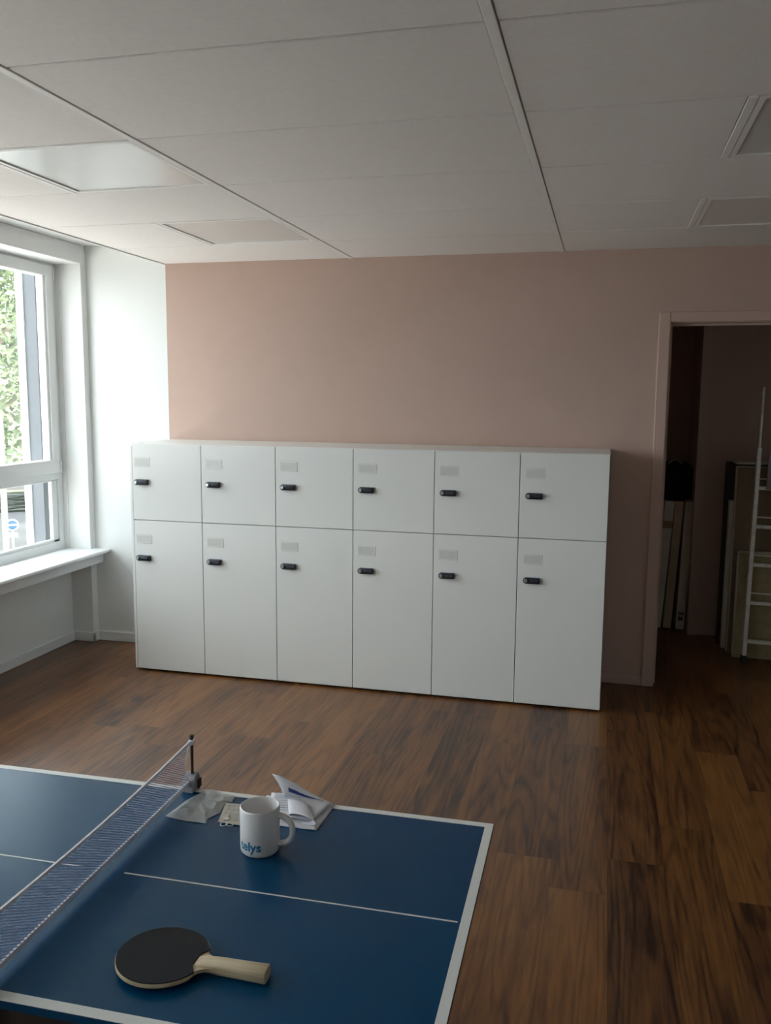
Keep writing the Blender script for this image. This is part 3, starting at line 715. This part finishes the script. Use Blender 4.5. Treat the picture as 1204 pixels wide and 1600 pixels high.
# standing page: from the table edge at the back up to a free corner
s0, s1 = tp(441, 1247, .006), tp(522, 1256, .006)
apex = table_point(424.5, 1210, TZ+0.058)-o0
def page(u, v):
    base = s0.lerp(s1, u); base.z += 0.006*math.sin(math.pi*u)
    tip = apex.lerp(s1+Vector((0, 0, 0.002)), u**0.62)
    h = apex.z-s0.z
    tip.z = s1.z + 0.002 + (apex.z-s1.z)*((1-u)**1.7)
    return base.lerp(tip, v)+Vector((0.012, -0.008, 0))*math.sin(math.pi*v)*(1-u)
g = MB(); g.grid(page, 24, 12); g.build('standing_page', M['paper'], lf, solid=0.0005)
g = MB()
for k in range(4): g.grid(lambda a, c, k=k: page(.07+.12*k+.15*a, .40-.062*k+.20*c-.05*a)+Vector((0.0009, -0.0012, 0.0009)), 4, 3)
g.build('navy_print', M['ink_blue'], lf, solid=0.0002)

# ------------------------------------------------------------------ store room contents
def leaning_carton(xb, xt, yb, w, depth, h, m, label, seams=True, tape_z=None, print_=False):
    t = thing('carton', label, 'carton', (xb, yb, 0), 0, 'long cartons leaning in the store room')
    tilt = math.atan2(xt-xb, h)
    mtx = Matrix.Rotation(tilt, 4, 'Y')
    lift = w*math.sin(abs(tilt))+0.001
    mt = Matrix.Translation((0, 0, lift)) @ mtx
    MB().box(0, w, 0, depth, 0, h, bev=0.002, seg=1, mtx=mt).build('carton_body', m, t)
    if tape_z: MB().box(-0.0008, w+0.0008, -0.0008, 0.12, tape_z, tape_z+0.05, mtx=mt).build('packing_tape', M['tape_tan'], t)
    if print_:
        g = MB()
        for (a, c, z, hh) in ((.012, .020, .10, .022), (.024, .032, .10, .020), (.036, .044, .10, .022), (.014, .024, .06, .03), (.028, .042, .062, .026)):
            g.box(a, c, -0.0009, 0.0, z, z+hh, mtx=mt)
        g.build('carton_print', M['ink_dark'], t)
leaning_carton(2.628, 2.660, 1.33, 0.036, 0.42, 0.875, M['carton'], 'pale carton at the far left of the leaning row, half behind the door frame')
leaning_carton(2.668, 2.720, 1.30, 0.062, 0.42, 0.885, M['carton'], 'pale long carton with a tan tape band, second in the leaning row', tape_z=0.70)
leaning_carton(2.742, 2.785, 1.305, 0.055, 0.42, 0.885, M['carton_brown'], 'brown long carton in the middle of the leaning row')
leaning_carton(2.826, 2.850, 1.29, 0.058, 0.42, 0.885, M['carton'], 'long carton with dark print near its foot, right end of the leaning row', print_=True)
t = thing('black_bag', 'black fabric bag with a carry handle lying on top of the leaning cartons', 'bag', (2.795, 1.50, 0.8925))
g = MB(); g.box(-0.125, 0.10, -0.17, 0.18, 0, 0.245, bev=0.045, seg=4); g.smooth = True; g.build('bag_body', M['bag_black'], t)
g = MB(); g.tube([(-0.07+0.10*k/12, -0.12, 0.238+0.035*math.sin(math.pi*k/12)) for k in range(13)], 0.007, 8); g.build('bag_handle', M['grey_panel'], t)
# boards standing against the wall
def board(x0, x1, y0, y1, h, m, label, face=None):
    t = thing('insulation_board', label, 'board', (x0, y0, 0), 0, 'boards standing in the store room')
    bx(0, x1-x0, 0, y1-y0, 0.001, h, bev=0.002, seg=1).build('board_core', m, t)
    if face: bx(0.004, x1-x0-0.004, -0.003, 0.0, 0.004, h-0.004).build('board_face', face, t)
board(3.06, 3.75, 0.98, 1.06, 1.185, M['board_dark'], 'dark board at the back of the stack, nearest the store room wall')
board(3.075, 3.72, 0.89, 0.95, 0.95, M['board'], 'shorter pale board in the middle of the stack behind the ladder')
board(3.095, 3.78, 0.80, 0.87, 1.172, M['board'], 'tall pale board with a brown face in the stack behind the ladder', face=M['board_brown'])
board(3.118, 3.80, 0.70, 0.76, 0.66, M['board'], 'low pale board with a yellow face directly behind the ladder', face=M['board_face'])
bx(3.09, 3.76, 0.80, 0.97, 1.186, 1.196).build('thin_sheet', M['board'])
tag(bpy.data.objects['thin_sheet'], 'thin pale sheet lying flat across the tops of the standing boards', 'sheet')
# ladder
ld = thing('step_ladder', 'worn aluminium ladder leaning on the pale boards in the store room', 'ladder', (3.155, 0.575, 0))
LEAN = math.radians(3.6); mt = Matrix.Rotation(math.radians(1.2), 4, 'Y') @ Matrix.Rotation(-LEAN, 4, 'X')
for x in (0.0, 0.40):
    g = MB(); g.box(x, x+0.024, 0, 0.05, 0.012, 1.30, bev=0.002, seg=1, mtx=mt); st = g.build('stile', M['alu'], ld)
    g = MB(); g.box(x-0.003, x+0.027, -0.003, 0.053, 0.0015, 0.05, bev=0.003, seg=1, mtx=mt); g.build('foot', M['post_black'], st)
    xx = x+0.012 if x == 0 else x
    g = MB(); g.box(xx, xx+0.013, 0.054, 0.078, 0.3, 1.66, bev=0.002, seg=1, mtx=mt); g.build('upper_stile', M['alu'], ld)
for z in (0.125, 0.36, 0.59, 0.82, 1.05):
    g = MB(); g.box(0.0245, 0.3995, 0.004, 0.046, z, z+0.022, bev=0.003, seg=1, mtx=mt); g.build('rung', M['alu'], ld)
for z in (0.42, 0.65, 0.88, 1.11):
    g = MB(); g.box(0.0255, 0.3995, 0.056, 0.076, z, z+0.010, bev=0.002, seg=1, mtx=mt); g.build('upper_rung', M['alu'], ld)
g = MB(); g.box(0.062, 0.38, -0.014, -0.002, 1.055, 1.275, bev=0.004, mtx=mt); g.build('folded_platform', M['grey_panel'], ld)

# ------------------------------------------------------------------ outside
GZ = -3.6
def polar(dist, px):   # ground point in the direction of an image column
    d = cam_to_world((px-602)/F_PX, 0.11, 1.0); d.z = 0; d.normalize(); return CAM + d*dist
g = MB(); g.box(-90, -1.3, -40, 110, GZ-0.2, GZ); struct(g.build('street_ground', M['asphalt']), 'asphalt street outside the window')
g = MB(); g.box(-13, -1.3, -40, 60, GZ-0.1, GZ+0.06); struct(g.build('ground_reflector', M['reflector']), 'unseen pale paving below the window')  # added out of view to bounce daylight up to the ceiling
def oriented_box(g, c, ang_, hw, hd_, z0, z1, bev=0.0):
    g.box(-hw, hw, -hd_, hd_, z0, z1, bev=bev, mtx=Matrix.Translation((c.x, c.y, 0)) @ Matrix.Rotation(ang_, 4, 'Z'))
# lawn strip, hedge and building face us
VA = math.atan2(*( (polar(10, 20)-CAM).yx )) - math.pi/2      # yaw of a wall facing the viewer
g = MB(); oriented_box(g, polar(46.5, 20), VA, 40, 3.2, GZ, GZ+0.05); struct(g.build('lawn_strip', M['lawn']), 'lawn strip across the street')
g = MB(); oriented_box(g, polar(41.5, 20), VA, 12, 0.5, GZ, GZ+0.72)
bmesh.ops.subdivide_edges(g.bm, edges=g.bm.edges[:], cuts=22, use_grid_fill=True)
for v in g.bm.verts: v.co += Vector((random.uniform(-.15, .15), random.uniform(-.15, .15), random.uniform(-.12, .12) if v.co.z > GZ+.1 else 0))
tag(g.build('hedge', M['hedge']), 'dark clipped hedge across the street in front of the yellow building', 'hedge')
bc = polar(55, 20); bt = thing('building', 'pale yellow rendered building across the street behind the trees', 'building', (bc.x, bc.y, GZ), VA)
bx(-20, 20, -0.3, 8, 0, 7.6).build('wall', M['render'], bt)
g = MB(); g.prism([(-1.2, 7.6), (8.8, 7.6), (4, 9.6)], 'x', -20.5, 20.5); g.build('roof', M['roofing'], bt)
for k in range(-6, 7):
    for zz in (0.9, 4.3):
        w = bx(2.6*k+0.7, 2.6*k+1.9, -0.36, -0.31, zz, zz+1.7).build('window', M['sign_white'], bt)
        bx(2.6*k+0.8, 2.6*k+1.8, -0.40, -0.37, zz+0.1, zz+1.6).build('pane', M['ext_glass'], w)
def tree(px, dist, h, rad, zc, nleaf, label, seedv, squash=1.0):
    rnd = random.Random(seedv); c = polar(dist, px)
    t = thing('tree', label, 'tree', (c.x, c.y, GZ), 0, 'street trees outside the window')
    g = MB(); g.tube([(0, 0, 0), (0.05, 0, h*0.3), (-0.05, 0.05, h*0.6), (0.0, 0.0, h*0.92)], [0.22, 0.18, 0.12, 0.04], 10)
    for k in range(14):
        a = rnd.uniform(0, 6.28); z = h*rnd.uniform(0.3, 0.75); l = rad*rnd.uniform(0.5, 0.9)
        g.tube([(0, 0, z), (math.cos(a)*l*.5, math.sin(a)*l*.5, z+l*.35), (math.cos(a)*l, math.sin(a)*l, z+l*.5)], [0.07, 0.04, 0.015], 6)
    g.build('trunk', M['bark'], t)
    g = MB(); clumps = []
    for k in range(64):
        while True:
            q = Vector((rnd.uniform(-1, 1), rnd.uniform(-1, 1), rnd.uniform(-1, 1)))
            if 0.3 < q.length < 1: break
        clumps.append(Vector((q.x*rad, q.y*rad, zc+q.z*rad*squash)))
    for i in range(nleaf):
        cl = rnd.choice(clumps); q = cl+Vector((rnd.gauss(0, .38), rnd.gauss(0, .38), rnd.gauss(0, .30)))
        s = rnd.uniform(0.045, 0.085); n_ = Vector((rnd.gauss(0, 1), rnd.gauss(0, 1), rnd.gauss(0.5, 1))).normalized()
        a = n_.orthogonal().normalized(); a = Matrix.Rotation(rnd.uniform(0, 6.28), 3, n_) @ a; b_ = n_.cross(a)
        vs = [g.bm.verts.new(q+a*s*x+b_*s*y+n_*s*z) for x, y, z in ((-1.2, 0, 0), (-.3, -.62, .12), (.6, -.45, .1), (1.3, 0, 0), (.6, .45, .1), (-.3, .62, .12))]
        g.bm.faces.new(vs)
    g.build('foliage', M['leaf'], t, recalc=False)
tree(-34, 19, 11, 3.3, 7.2, 17000, 'leafy green street tree nearest the window, its leaves filling the upper pane', 11)
tree(48, 33, 12, 3.4, 7.6, 12000, 'green street tree behind the nearest one, to its right', 12)
# street lamp pole, sign
pp = polar(14.5, -0.5); t = thing('street_pole', 'pale grey street pole at the left edge of the window view', 'pole', (pp.x, pp.y, GZ))
g = MB(); g.tube([(0, 0, 0), (0, 0, 4.8)], 0.047, 12); g.build('pole_shaft', M['pole'], t)
g = MB(); g.tube([(0, 0, 0), (0, 0, 0.25)], 0.09, 12); g.build('pole_base', M['pole'], t)
zs = CAM.z-27*0.1405-GZ
sp_ = polar(27, 11); t = thing('road_sign', 'round blue and white road sign on a post outside the window', 'sign', (sp_.x, sp_.y, GZ), VA)
g = MB(); g.tube([(0, 0.03, 0), (0, 0.03, zs+0.1)], 0.03, 8); g.build('sign_post', M['sign_white'], t)
g = MB(); g.tube([(0, 0.0, zs), (0, 0.02, zs)], 0.17, 28); dk = g.build('sign_disc', M['sign_white'], t)
g = MB(); g.tube([(0, -0.006, zs), (0, -0.001, zs)], 0.135, 28); g.build('sign_field', M['sign_blue'], dk)
bx(-0.125, 0.125, -0.012, -0.007, zs-0.022, zs+0.028).build('sign_bar', M['sign_white'], dk)
bx(-0.13, 0.13, -0.0, 0.02, zs-0.36, zs-0.22).build('sign_plate', M['sign_white'], t)
